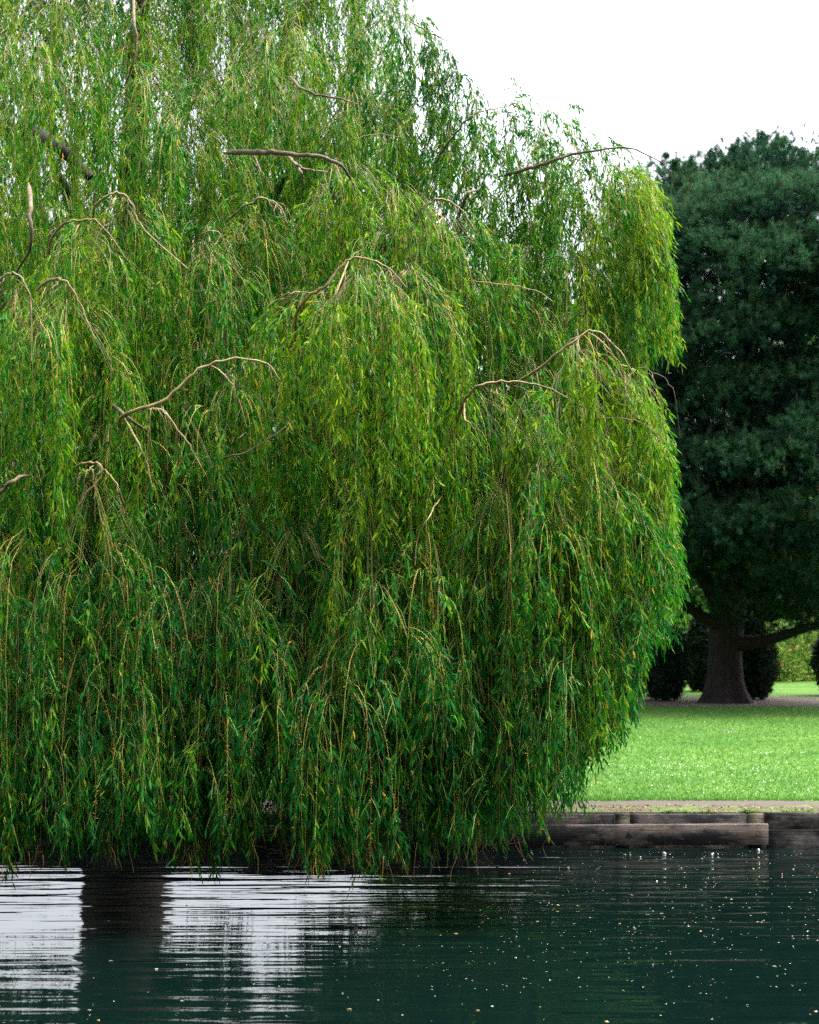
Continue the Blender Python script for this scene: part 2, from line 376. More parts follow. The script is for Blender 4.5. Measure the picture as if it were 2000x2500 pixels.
# hand-placed domes seen in the photograph (native px)
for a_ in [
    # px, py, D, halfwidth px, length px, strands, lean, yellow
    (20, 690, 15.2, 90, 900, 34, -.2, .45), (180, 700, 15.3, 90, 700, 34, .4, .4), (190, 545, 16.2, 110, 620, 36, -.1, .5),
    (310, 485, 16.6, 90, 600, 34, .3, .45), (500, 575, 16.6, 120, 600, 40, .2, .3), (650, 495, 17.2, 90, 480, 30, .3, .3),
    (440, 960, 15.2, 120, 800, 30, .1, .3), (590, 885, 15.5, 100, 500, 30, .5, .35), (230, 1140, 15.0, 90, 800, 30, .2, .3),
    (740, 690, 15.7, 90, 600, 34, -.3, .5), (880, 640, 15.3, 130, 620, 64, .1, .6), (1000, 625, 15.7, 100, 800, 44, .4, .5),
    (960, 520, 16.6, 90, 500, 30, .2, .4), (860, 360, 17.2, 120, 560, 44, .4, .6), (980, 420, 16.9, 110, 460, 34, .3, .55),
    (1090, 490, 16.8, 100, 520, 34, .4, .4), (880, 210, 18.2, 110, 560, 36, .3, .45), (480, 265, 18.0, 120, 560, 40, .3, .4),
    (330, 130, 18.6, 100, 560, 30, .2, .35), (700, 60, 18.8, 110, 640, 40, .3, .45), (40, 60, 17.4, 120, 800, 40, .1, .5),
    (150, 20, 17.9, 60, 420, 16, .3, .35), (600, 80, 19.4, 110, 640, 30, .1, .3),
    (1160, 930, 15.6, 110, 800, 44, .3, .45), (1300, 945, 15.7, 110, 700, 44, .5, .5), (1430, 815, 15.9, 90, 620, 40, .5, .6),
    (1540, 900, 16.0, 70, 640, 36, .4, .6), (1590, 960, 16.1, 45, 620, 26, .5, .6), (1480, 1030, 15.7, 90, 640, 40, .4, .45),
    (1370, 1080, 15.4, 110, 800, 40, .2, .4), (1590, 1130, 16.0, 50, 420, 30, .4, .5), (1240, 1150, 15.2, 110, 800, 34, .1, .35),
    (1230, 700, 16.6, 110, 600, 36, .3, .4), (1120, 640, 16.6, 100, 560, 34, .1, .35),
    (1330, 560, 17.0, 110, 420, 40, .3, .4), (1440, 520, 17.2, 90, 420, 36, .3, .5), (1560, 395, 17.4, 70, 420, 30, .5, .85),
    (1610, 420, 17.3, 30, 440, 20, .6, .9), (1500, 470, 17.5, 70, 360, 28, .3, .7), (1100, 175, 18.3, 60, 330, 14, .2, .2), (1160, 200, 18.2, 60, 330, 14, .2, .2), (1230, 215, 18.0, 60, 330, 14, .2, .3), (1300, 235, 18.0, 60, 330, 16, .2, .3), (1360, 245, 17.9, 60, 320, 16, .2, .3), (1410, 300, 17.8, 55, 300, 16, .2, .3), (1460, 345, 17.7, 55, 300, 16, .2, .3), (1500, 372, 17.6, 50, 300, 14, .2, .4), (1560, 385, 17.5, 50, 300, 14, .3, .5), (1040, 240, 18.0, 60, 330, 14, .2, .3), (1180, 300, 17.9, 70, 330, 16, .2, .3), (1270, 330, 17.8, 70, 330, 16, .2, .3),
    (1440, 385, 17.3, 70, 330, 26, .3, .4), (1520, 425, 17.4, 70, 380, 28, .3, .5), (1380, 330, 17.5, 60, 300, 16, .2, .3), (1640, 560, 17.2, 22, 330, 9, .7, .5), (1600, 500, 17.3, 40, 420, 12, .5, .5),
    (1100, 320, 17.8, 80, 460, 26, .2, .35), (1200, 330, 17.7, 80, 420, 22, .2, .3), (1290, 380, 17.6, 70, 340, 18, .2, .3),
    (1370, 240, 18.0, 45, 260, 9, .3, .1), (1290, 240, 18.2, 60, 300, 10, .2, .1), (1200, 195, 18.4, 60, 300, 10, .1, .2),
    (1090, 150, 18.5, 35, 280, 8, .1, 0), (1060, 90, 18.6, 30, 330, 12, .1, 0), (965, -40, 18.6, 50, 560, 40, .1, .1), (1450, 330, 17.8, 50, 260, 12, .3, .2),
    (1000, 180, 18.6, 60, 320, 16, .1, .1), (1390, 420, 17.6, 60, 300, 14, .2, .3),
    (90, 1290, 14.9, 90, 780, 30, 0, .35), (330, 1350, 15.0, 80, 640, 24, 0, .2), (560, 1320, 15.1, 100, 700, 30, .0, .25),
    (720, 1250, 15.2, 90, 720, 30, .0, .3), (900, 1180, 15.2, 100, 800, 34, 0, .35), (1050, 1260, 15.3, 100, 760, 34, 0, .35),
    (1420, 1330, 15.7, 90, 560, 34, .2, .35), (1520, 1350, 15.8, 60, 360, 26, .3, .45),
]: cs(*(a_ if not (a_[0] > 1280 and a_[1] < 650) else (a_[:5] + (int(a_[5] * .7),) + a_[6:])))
# the mass between and behind them
def surfD(px, py):
    return np.interp(py, [-600, 0, 450, 900, 1400], [23.5, 20.6, 18.2, 16.4, 15.6])
def keep(px, py):
    if py < ytop(px) + 40: return False
    if px > 1660: return False
    if px > 1560 and 560 < py < 930: return False
    if px > 1610 and (py < 1000 or py > 1250): return False
    if px > 1480 and 600 < py < 820: return random.random() < .12
    return True
for row, py0 in enumerate(np.arange(-560, 1560, 128)):
    for layer in range(3):
        for px0 in np.arange(-620, 1660, 112):
            px = px0 + random.uniform(-56, 56) + (56 if row % 2 else 0); py = py0 + random.uniform(-64, 64)
            if not keep(px, py): continue
            dens = 1.0
            if px < -60 or py < -120: dens = .45
            if layer > 0 and py < 420:                     # sky shows through the upper crown
                dens = 1.0 if layer == 1 else .8
                if px > 1000: dens = .0
                if 180 < px < 300 and 60 < py < 420: dens = 0
            if layer > 0 and px > 1280 and py < 420: dens = 0
            if layer == 0 and py < 420 and px > 1000: dens = .5
            if layer == 0 and 190 < px < 300 and 60 < py < 350 : dens = .25
            if random.random() > dens * 1.3: continue
            D = surfD(px, py) + layer * (1.15 if py > 700 else 1.4) + random.uniform(-.3, .3)
            L = random.uniform(420, 820) if py > 700 else random.uniform(330, 620)
            if py > 1300 and layer: L *= .9
            cs(px, py, D, random.uniform(60, 110), L, int(random.uniform(13, 21)), random.uniform(-.3, .5), random.uniform(.15, .65) if py < 900 else random.uniform(0, .32))  # yellower above, greener below: young growth plus top light put into the colour
# curtains further in, right of the open window under the crown, and high back crown over the trunk
for i in range(230):
    px = random.uniform(950, 1560); D = random.uniform(17.4, 22.5); py = random.uniform(900, 1500)
    cs(px - (D - 18) * 12 * (px > 1250), py, D, 90, random.uniform(450, 700), 14, 0, .15)
for i in range(190):
    px = random.uniform(-700, 1350); D = random.uniform(19.5, 29); py = random.uniform(480, 1130)
    cs(px, py, D, 110, random.uniform(180, 330), 15, 0, .15)

for i in range(60):
    px = random.choice((random.uniform(450, 540), random.uniform(740, 900)))
    cs(px, random.uniform(1350, 1600), random.uniform(16.2, 18.2), 60, 900, 14, 0, .15)
for i in range(250):
    px = random.uniform(-450, 1640); py = random.uniform(1380, 1760)
    if py > np.interp(px, HEM[:, 0], HEM[:, 1]) - 230: continue
    if (0 < px < 190 or 370 < px < 440 or 540 < px < 760) and random.random() < .7: continue
    cs(px, py, random.uniform(14.7, 15.9) if px < 960 else random.uniform(15, 16.9), random.uniform(45, 80), 900, 12, random.uniform(-.2, .2), random.uniform(.05, .35))
# strands from cascades
TJ = []; P0 = []; D0 = []; LEN = []; YEL = []; PXC = []; ROOT = []
for (px, py, D, half, L, n, lean, yel) in casc:
    A = W(px, py, D); sc = D / FPX
    nt_ = max(3, n // 6); tas = [(-1 + 2 * (q + random.random()) / nt_, random.uniform(-1, 1), random.uniform(.42, 1.15)) for q in range(nt_)]
    tj = [random.random() ** 1.8 * .62 for q in range(nt_)]; tz = [random.random() * (.8 if py > 900 else .3) for q in range(nt_)]
    for k in range(n):
        u, dv, lf = tas[k % nt_]; TJ.append(tj[k % nt_])
        u += random.gauss(0, .06 * 90 / half); dep = (dv + random.gauss(0, .12)) * half * sc * .6
        x = A[0] + u * half * sc; y = A[1] + dep
        z = A[2] - (abs(u) ** 1.8) * half * sc * .75 - random.uniform(0, .25) + random.uniform(-.04, .06)
        z -= tz[k % nt_]; f = random.uniform(.1, .65)
        P0.append((x, y, z)); ROOT.append(((A[0] - lean * half * sc * .6) * (1 - f) + x * f, (A[1] + .08) * (1 - f) + (y + .08) * f, (A[2] - .06) * (1 - f) + (z + .04) * f))
        D0.append((u * .8 + lean + random.gauss(0, .15), -.3 + dv * .5 + random.gauss(0, .2), .35 + random.gauss(0, .2)))
        LEN.append(L * sc * lf * random.uniform(.62, 1.08)); YEL.append(yel + (.10 if py < 950 else 0) + random.gauss(0, .15)); PXC.append(px + u * half)  # extra yellow high up: brighter lit tops put into the leaf colour
P0 = np.array(P0); D0 = nrm(np.array(D0)); LEN = np.array(LEN); YEL = np.clip(np.array(YEL), 0, 1); PXC = np.array(PXC)
hem = zhem((P0[:, 0] + D0[:, 0] * .15) / P0[:, 1] * FPX + 1000, P0[:, 1]) + np.abs(rng.normal(0, .09, len(LEN))) + rng.uniform(-.05, .05, len(LEN)) + np.array(TJ) * np.where(PXC > 1340, 1.7, 1)
pxs = (P0[:, 0] + D0[:, 0] * .12) / P0[:, 1] * FPX + 1000; win = np.zeros(len(LEN), bool)
for z0, z1 in ((40, 110), (380, 424), (556, 612), (900, 965), (1000, 1050)): win |= (pxs > z0) & (pxs < z1)
win &= rng.random(len(LEN)) < .93
hem = np.where(win, HC - (1735 + rng.uniform(-60, 60, len(LEN)) - YH) / FPX * P0[:, 1], hem)
LEN = np.minimum(LEN, (P0[:, 2] - hem) * 1.04 + .12)
gap = np.zeros(len(LEN), bool)
for g0, g1 in ((196, 240), (415, 462), (505, 545), (690, 725), (1080, 1112), (-120, -80), (1290, 1312)): gap |= (pxs > g0) & (pxs < g1)
gap &= (P0[:, 1] < 16.4) & (rng.random(len(LEN)) < .8)
gaphem = HC - (1340 + rng.uniform(-150, 60, len(LEN)) - YH) / FPX * P0[:, 1]
LEN = np.where(gap, np.minimum(LEN, P0[:, 2] - gaphem), LEN)
ok = LEN > .35
P0, D0, LEN, YEL = P0[ok], D0[ok], LEN[ok], YEL[ok]; ROOT = np.array(ROOT)[ok]
N = len(LEN); M = 15
st = (LEN / (M - 1))[:, None]
P = np.zeros((N, M, 3)); P[:, 0] = P0; d = D0.copy()
sway = rng.normal(0, .045, (N, 3)); sway[:, 2] = 0
for m in range(1, M):
    k = np.minimum(.75, st * 3.4)
    d = nrm(d * (1 - k) + (DOWN + sway) * k + rng.normal(0, .028, (N, 3)))
    P[:, m] = P[:, m - 1] + d * st
# keep the right-hand outline of the crown
RX = np.array([(-2000, 1000), (0, 1010), (100, 1110), (170, 1300), (215, 1410), (330, 1530), (400, 1612), (600, 1638), (760, 1668), (845, 1705), (880, 1560), (950, 1610), (1050, 1635), (1250, 1650), (1420, 1662), (1555, 1660), (1600, 1588), (1760, 1550), (1800, 1505), (1890, 1465), (1960, 1430), (2050, 1370)], float)
ppx = P[:, :, 0] / P[:, :, 1] * FPX + 1000; ppy = YH - (P[:, :, 2] - HC) / P[:, :, 1] * FPX
exc = np.max(ppx - np.interp(ppy, RX[:, 0], RX[:, 1]), 1) + np.abs(rng.normal(0, 38, N))
sh_ = np.where((exc > 0) & (P0[:, 1] < 30), exc, 0) / FPX * P0[:, 1]
P[:, :, 0] -= sh_[:, None]; P0[:, 0] -= sh_; ROOT[:, 0] -= sh_ * .9
print('strands', N, 'mean length', LEN.mean())

# hanging twigs (three-sided tapered)
def tubes3(P, R, col):
    N, M, _ = P.shape
    a = np.array([0, 2.094, 4.189]); off = np.stack([np.cos(a), np.sin(a), 0 * a], 1)
    V = P[:, :, None] + R[:, :, None, None] * off[None, None]
    V = V.reshape(-1, 3)
    b = (np.arange(N)[:, None] * M + np.arange(M - 1)[None]).ravel()[:, None] * 3
    F = np.concatenate([b + np.array([[0, 1, 4, 3]]), b + np.array([[1, 2, 5, 4]]), b + np.array([[2, 0, 3, 5]])])
    return V, F, np.repeat(col, M * 3, 0)
tw = MB()
yl = np.array([.36, .27, .045]); br = np.array([.16, .09, .04]); gr = np.array([.14, .19, .035])
mixv = rng.random((N, 1)); tcol = np.where(mixv < .3, yl, np.where(mixv < .5, br, gr)) * rng.uniform(.75, 1.2, (N, 1))
R = .0029 * (1 - .65 * np.linspace(0, 1, M))[None] * rng.uniform(.7, 1.35, (N, 1))
V, F, c_ = tubes3(P, R, tcol); tw.add(V, F, c_)
# link from the dome's branch to each strand, so that none hangs in the air
t = np.linspace(0, 1, 5)[None, :, None]
mid = (ROOT + P0) / 2 + np.array([0, 0, .10])
Q = ROOT[:, None] * (1 - t) ** 2 + 2 * mid[:, None] * t * (1 - t) + P0[:, None] * t ** 2
V, F, c_ = tubes3(Q, np.full((N, 5), .0022) * rng.uniform(.7, 1.3, (N, 1)), tcol * .5 + np.array([.06, .10, .02]) * .5); tw.add(V, F, c_)

# side shoots
SD = 8.0
ns = np.maximum(2, (LEN * SD * rng.uniform(.7, 1.25, N)).astype(int))
far = P0[:, 1] > 19.0
ns = np.where(far, (ns * .75).astype(int) + 1, ns)
si = np.repeat(np.arange(N), ns); n2 = len(si)
tt = rng.random(n2) ** .85 * (M - 1.001); i0 = tt.astype(int); fr = (tt - i0)[:, None]
B = P[si, i0] * (1 - fr) + P[si, i0 + 1] * fr; T = nrm(P[si, i0 + 1] - P[si, i0])
az = rng.uniform(0, 2 * math.pi, n2); rad = np.stack([np.cos(az), np.sin(az), np.zeros(n2)], 1)
sdv = nrm(T * .9 + rad * rng.uniform(.35, .8, (n2, 1)) + np.array([0, 0, .05]))
sl_ = rng.uniform(.07, .2, n2) * np.where(far[si], 1.15, 1)
# shoot ribbons
s4 = np.linspace(0, 1, 4)[None, :, None]
SQ = B[:, None] + sdv[:, None] * (s4 * sl_[:, None, None]) + DOWN * (s4 ** 2 * sl_[:, None, None] * .45)
sel = rng.random(n2) < .6
side = nrm(np.cross(sdv, rng.normal(0, 1, (n2, 3)))) * .0014
r4 = SQ[sel]; V = np.stack([r4 - side[sel][:, None], r4 + side[sel][:, None]], 2).reshape(-1, 3)
b_ = (np.arange(sel.sum())[:, None] * 4 + np.arange(3)[None]).ravel()[:, None] * 2
tw.add(V, b_ + np.array([[0, 1, 3, 2]]), np.repeat(np.array([[.30, .33, .07]]), len(V), 0))

# leaves on the shoots
LPS = 7
def make_leaves(idx, six):
    n3 = len(idx) * LPS
    sh = np.repeat(idx, LPS); s = np.tile((np.arange(LPS) + .7) / (LPS - .2), len(idx)) + rng.uniform(-.07, .07, n3)
    s = np.clip(s, 0.03, 1)[:, None]; L1 = sl_[sh][:, None]
    base = B[sh] + sdv[sh] * s * L1 + DOWN * s ** 2 * L1 * .45
    tan = nrm(sdv[sh] + DOWN * s * .9)
    sd = nrm(np.cross(tan, rng.normal(0, 1, (n3, 3))))
    A = nrm(tan * .95 + sd * rng.uniform(.25, .85, (n3, 1)) + DOWN * .25 + rng.normal(0, .08, (n3, 3)))
    Wd = nrm(np.cross(A, rng.normal(0, 1, (n3, 3)) + np.array([0, -.6, .3])))
    Ln = rng.uniform(.052, .104, n3); wid = Ln * rng.uniform(.078, .115, n3)
    bend = (DOWN * rng.uniform(.0, .028, (n3, 1)) + rng.normal(0, .008, (n3, 3)))
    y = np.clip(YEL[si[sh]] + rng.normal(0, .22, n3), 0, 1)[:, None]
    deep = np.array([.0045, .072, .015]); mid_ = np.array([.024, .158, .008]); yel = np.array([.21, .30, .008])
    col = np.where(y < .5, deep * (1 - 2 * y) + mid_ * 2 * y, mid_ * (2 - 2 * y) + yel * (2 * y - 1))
    col = col * rng.uniform(.75, 1.25, (n3, 1))
    old = rng.random(n3) < .008; col[old] = np.array([.42, .26, .03])
    return (leaves6 if six else leaves4)(base, A, Wd, Ln, wid, bend, col)
near = np.where(P0[si, 1] < 16.9)[0]; back = np.where(P0[si, 1] >= 16.9)[0]
cr = MB()
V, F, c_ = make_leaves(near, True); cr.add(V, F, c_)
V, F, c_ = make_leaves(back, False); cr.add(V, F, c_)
print('leaves', (len(near) + len(back)) * LPS)
# catkins: short yellow-brown nubs on part of the strands
ck = rng.random(N) < .12
nc = np.where(ck, (LEN * 34).astype(int), (LEN * 2).astype(int)); ci = np.repeat(np.arange(N), nc)
tt = rng.random(len(ci)) * (M - 1.001); i0 = tt.astype(int); fr = (tt - i0)[:, None]
Bc = P[ci, i0] * (1 - fr) + P[ci, i0 + 1] * fr
az = rng.uniform(0, 2 * math.pi, len(ci)); Ac = nrm(np.stack([np.cos(az), np.sin(az), rng.uniform(-.3, .5, len(ci))], 1))
Wc = nrm(np.cross(Ac, rng.normal(0, 1, Ac.shape)))
cc = np.where(rng.random((len(ci), 1)) < .6, np.array([.46, .34, .06]), np.array([.36, .17, .05])) * rng.uniform(.7, 1.2, (len(ci), 1))
V, F, c_ = leaves4(Bc, Ac, Wc, rng.uniform(.015, .034, len(ci)), np.full(len(ci), .0042), rng.normal(0, .004, Ac.shape), cc, .6)
cr.add(V, F, c_)
# bare root-like tips that trail to the water
low = np.where((P[:, -1, 2] < .8) & (P0[:, 1] < 16.8))[0]; low = np.repeat(low, 2)
nl = len(low); E = P[low, -1] + rng.normal(0, .03, (nl, 3)); ln = rng.uniform(.05, .30, nl)[:, None]
ln = np.minimum(ln, np.maximum(.03, E[:, 2:3] - .01))
dd = nrm(np.stack([rng.normal(0, .28, nl), rng.normal(0, .2, nl), -np.ones(nl)], 1))
t5 = np.linspace(0, 1, 5)[None, :, None]
Q = E[:, None] + dd[:, None] * t5 * ln[:, None] + (np.sin(t5 * 5 + rng.uniform(0, 6, (nl, 1, 1))) * rng.normal(0, .012, (nl, 1, 3)))
V, F, c_ = tubes3(Q, np.full((nl, 5), .0028) * (1 - .5 * t5[:, :, 0]), np.where(rng.random((nl, 1)) < .5, yl, br) * .9); tw.add(V, F, c_)
# a few tangles of roots at the waterline
for px, py in ((250, 2085), (420, 2075), (455, 2105), (640, 2100), (690, 2070), (880, 2110), (950, 2110), (1190, 2060), (1280, 2050), (60, 2110)):
    for k in range(7):
        s_ = W(px + random.gauss(0, 40), py - 30, 16.0); pts = [s_]
        for q in range(4):
            s_ = s_ + np.array([random.gauss(0, .07), random.gauss(0, .05), random.uniform(-.12, .03)]); s_[2] = max(s_[2], -.01); pts.append(s_)
        V, F = tube_arrays(spline(pts, 14), np.linspace(.004, .002, 14), 4); tw.add(V, F, np.array([.2, .13, .07]) * random.uniform(.6, 1.2))
crown = cr.build('crown', M_leaf, willow)
o = tw.build('hanging_twigs', M_twig, willow); o.parent = crown; 

# trunk
def rough_tube(P, R, k, amp, seed, flare=None):
    V, F = tube_arrays(P, R, k)
    V = V.reshape(len(P), k, 3); r = np.random.default_rng(seed)
    a = np.arange(k) * 2 * math.pi / k
    ph = r.uniform(0, 6, 4); h = np.cumsum(np.r_[0, np.linalg.norm(np.diff(P, axis=0), axis=1)])
    rel = 1 + amp * (np.sin(3 * a[None] + ph[0] + h[:, None] * .7) + .7 * np.sin(5 * a[None] + ph[1] - h[:, None] * .5) + .5 * np.sin(9 * a[None] + ph[2] + h[:, None] * 1.3))
    if flare is not None: rel = rel * (1 + flare[:, None] * (1 + .45 * np.sin(6 * a[None] + ph[3])))
    V = P[:, None] + (V - P[:, None]) * rel[:, :, None]
    return V.reshape(-1, 3), F
tp = spline([(TRX, TRD, HG - .2), (TRX + .02, TRD, 1.2), (TRX - .1, TRD - .1, 2.4), (TRX + .1, TRD - .2, 3.9)], 30)
hh = tp[:, 2] - HG
V, F = rough_tube(tp, np.interp(hh, [0, 1.5, 3.6], [.66, .6, .56]), 28, .03, 3, .35 * np.exp(-np.maximum(hh, 0) / .35))
mesh_np('trunk', V, [F], M_bark, willow, smooth=True)
F0 = np.array([TRX, TRD - .15, 3.4])
def branch(pts, r0, r1, mat, rough=.03, k=10, label=None, n=None, soft=False):
    pts = spline(pts, n or max(14, len(pts) * (4 if soft else 7)))
    r = np.linspace(1, 0, len(pts)) ** .8 * (r0 - r1) + r1
    if soft:
        uu = np.linspace(0, 1, len(pts)); r = r * np.clip(.3 + uu / .12, 0, 1)
        kk = np.random.default_rng(int(abs(pts[1, 0]) * 1e4)).normal(0, .006, (len(pts), 3)); pts = pts + kk * np.sin(uu * math.pi)[:, None]
    V, F = rough_tube(pts, r, k, rough, int(abs(pts[0, 0] * 997)) + 1)
    o = mesh_np('branch', V, [F], mat, willow, smooth=True)
    if label: o['label'] = label
    return o
# big limbs from the fork to the domes
for (px, py, D, r0, m) in [(130, 400, 19.3, .30, M_bark), (700, 430, 18.4, .28, M_bark), (1090, 520, 17.8, .2, M_bark), (-350, 500, 18.5, .25, M_bark), (300, 900, 17.0, .16, M_bark),
                           (960, 1010, 16.9, .17, M_bark), (330, -350, 22, .3, M_bark), (900, -350, 22.5, .22, M_bark), (-100, 100, 26, .25, M_bark), (800, 700, 27, .22, M_bark), (-200, 1150, 16.5, .15, M_bark)]:
    E = W(px, py, D); m1 = F0 + (E - F0) * .35 + np.array([0, 0, .9]); m2 = F0 + (E - F0) * .7 + np.array([.1, .1, .8])
    branch([F0 + np.array([0, 0, -.3]), m1, m2, E], r0, r0 * .08, m, .04, 14)
def ibranch(pts, D, r0, r1, mat, label=None, dep=None):
    """pts in photograph display coordinates (1725 wide)"""
    P = []
    for i, (x, y) in enumerate(pts):
        tq = i / (len(pts) - 1); d_ = D + (dep[i] if dep else .9 * max(0, 1 - tq / .3) ** 1.3 + (.5 * max(0, (tq - .7) / .3) if mat is M_limb else 0))
        P.append(W(x * 1.1594, y * 1.1594, d_))
    return branch(P, r0 * .62, r1 * .62, mat, .07, 8, label, soft=True)
Y, Lb = M_young, M_limb
ibranch([(196, 470), (200, 435), (225, 412), (255, 407), (280, 430), (290, 465), (320, 500), (395, 565)], 15.7, .022, .008, Y)
ibranch([(100, 560), (108, 505), (135, 470), (160, 464), (200, 465), (235, 500), (265, 545)], 15.4, .024, .007, Y)
ibranch([(75, 612), (100, 592), (130, 588), (155, 612), (175, 655), (200, 715)], 14.7, .026, .008, Y)
ibranch([(-30, 640), (0, 592), (22, 575), (48, 590), (65, 640), (66, 760)], 14.6, .022, .008, Y)
ibranch([(255, 905), (255, 878), (300, 860), (345, 845), (392, 800), (440, 768), (500, 755), (560, 765), (590, 800)], 14.6, .03, .008, Y, 'long pale arching branch reaching up to the right')
ibranch([(300, 862), (345, 865), (372, 900), (400, 940), (425, 985)], 14.55, .02, .006, Y)
ibranch([(262, 880), (290, 930), (310, 980), (322, 1030)], 14.55, .016, .006, Y)
ibranch([(440, 768), (475, 790), (505, 850), (520, 900)], 14.6, .012, .005, Y)
ibranch([(622, 720), (625, 660), (655, 620), (690, 600), (712, 570), (735, 546), (775, 545), (820, 566), (855, 605)], 14.7, .027, .008, Y, 'pale arching branch above the brightest hanging dome')
ibranch([(560, 650), (600, 622), (632, 615), (690, 617)], 14.8, .014, .006, Y)
ibranch([(735, 548), (715, 600), (700, 660), (695, 730)], 14.7, .014, .005, Y)
ibranch([(962, 900), (975, 850), (1000, 818), (1040, 806), (1090, 803), (1150, 815), (1195, 838)], 14.9, .026, .008, Y, 'curved branch crossing the right lobe')
ibranch([(980, 840), (978, 880), (1000, 905), (1012, 940)], 14.9, .016, .006, Y)
ibranch([(1090, 803), (1130, 780), (1180, 740), (1235, 700), (1270, 705), (1310, 745), (1335, 790)], 15.1, .024, .007, Y)
ibranch([(1240, 700), (1275, 725), (1300, 770), (1320, 830)], 15.1, .012, .005, Y)
ibranch([(1330, 790), (1350, 775), (1372, 785), (1392, 840)], 15.5, .012, .005, Y)
ibranch([(470, 322), (520, 319), (570, 320), (620, 326), (670, 328), (722, 352), (745, 390)], 16.4, .048, .016, Lb, 'thick grey-brown limb below the upper crown')
ibranch([(605, 325), (625, 348), (655, 358), (690, 362)], 16.4, .026, .009, Lb)
ibranch([(622, 340), (635, 365), (640, 390)], 16.4, .026, .01, Lb)
ibranch([(535, 325), (555, 370), (575, 400)], 16.4, .014, .006, Lb)
ibranch([(472, 470), (500, 445), (535, 422), (560, 417), (590, 435), (605, 470)], 16.3, .022, .008, Y)
ibranch([(150, 992), (170, 978), (205, 976), (215, 1000), (185, 1035), (165, 1065)], 14.4, .02, .007, Y)
ibranch([(205, 978), (240, 1010), (262, 1060)], 14.4, .012, .005, Y)
ibranch([(60, 385), (64, 420), (62, 455), (66, 490), (60, 530), (35, 572)], 15.6, .040, .018, Lb, 'dark crooked limb descending at the left')
ibranch([(-20, 1055), (10, 1030), (40, 1005), (66, 1000)], 14.5, .034, .018, Lb)
ibranch([(70, 270), (110, 300), (150, 335), (190, 375)], 18.6, .13, .08, M_bark)
ibranch([(280, -30), (282, 40), (288, 95), (275, 150), (262, 180)], 17.4, .03, .012, Lb)
ibranch([(610, 160), (635, 185), (670, 200), (720, 208), (755, 220)], 17.2, .026, .009, Lb)
ibranch([(915, 340), (945, 300), (975, 262), (1000, 240), (1045, 228), (1100, 215)], 17.1, .022, .006, Lb)
ibranch([(855, 40), (900, 66), (940, 85), (960, 115)], 18.0, .014, .005, Lb)
ibranch([(880, 190), (935, 175), (985, 155), (1030, 150), (1060, 175)], 17.9, .009, .004, Lb)
ibranch([(1050, 372), (1095, 360), (1150, 345), (1200, 326), (1260, 316), (1330, 312), (1400, 345)], 16.8, .034, .008, Lb, 'slender limb reaching right against the sky')
ibranch([(1200, 326), (1230, 345), (1250, 390)], 16.8, .012, .005, Lb)
ibranch([(880, 445), (905, 428), (935, 420), (975, 445), (1000, 485)], 16.0, .024, .008, Y)
ibranch([(960, 470), (985, 410), (1010, 400)], 17.0, .03, .014, Lb)
ibranch([(410, 520), (430, 490), (460, 490), (480, 530)], 16.0, .014, .005, Y)
ibranch([(690, 350), (735, 300), (790, 282), (850, 290)], 17.0, .012, .005, Y)
ibranch([(430, 965), (480, 962), (530, 945), (600, 900), (620, 885)], 14.9, .014, .006, Lb)
ibranch([(470, 962), (500, 925), (520, 910)], 14.9, .010, .005, Lb)
ibranch([(930, 1045), (905, 1085), (880, 1130), (874, 1190)], 14.6, .010, .005, Y)
ibranch([(650, 865), (662, 850), (672, 842)], 15.0, .03, .02, Lb)
ibranch([(985, 590), (1060, 600), (1130, 612), (1165, 635)], 15.6, .010, .005, Y)
ibranch([(1230, 885), (1290, 880), (1350, 890), (1400, 930)], 15.0, .009, .004, Y)
ibranch([(235, 850), (270, 880), (310, 908)], 14.9, .026, .02, Lb)
# fine forked twigs along the domes
for (x, y, D) in [(255, 410, 15.7), (160, 465, 15.4), (130, 590, 14.7), (25, 577, 14.6), (530, 757, 14.6), (760, 546, 14.7), (1060, 805, 14.9), (1240, 702, 15.1), (560, 418, 16.3), (205, 978, 14.4), (930, 421, 16.0), (840, 555, 14.9), (340, 850, 14.6), (440, 490, 16), (1350, 776, 15.5)]:
    for k in range(5):
        u = random.uniform(-1, 1); s = random.uniform(.35, 1.2); x_ = x; x = x + random.uniform(-34, 34); y_ = y; y = y + abs(x - x_) * .45
        ibranch([(x + u * 12, y + 2), (x + u * 38 * s, y + 8 + 6 * abs(u)), (x + u * 62 * s, y + 50 * s), (x + u * 72 * s, y + 120 * s)], D - .05, random.uniform(.005, .0085), .003, random.choice((Y, Lb)),
                dep=[.05, -.1 * random.random(), -.1 * random.random(), .15 * random.random()]); x = x_; y = y_

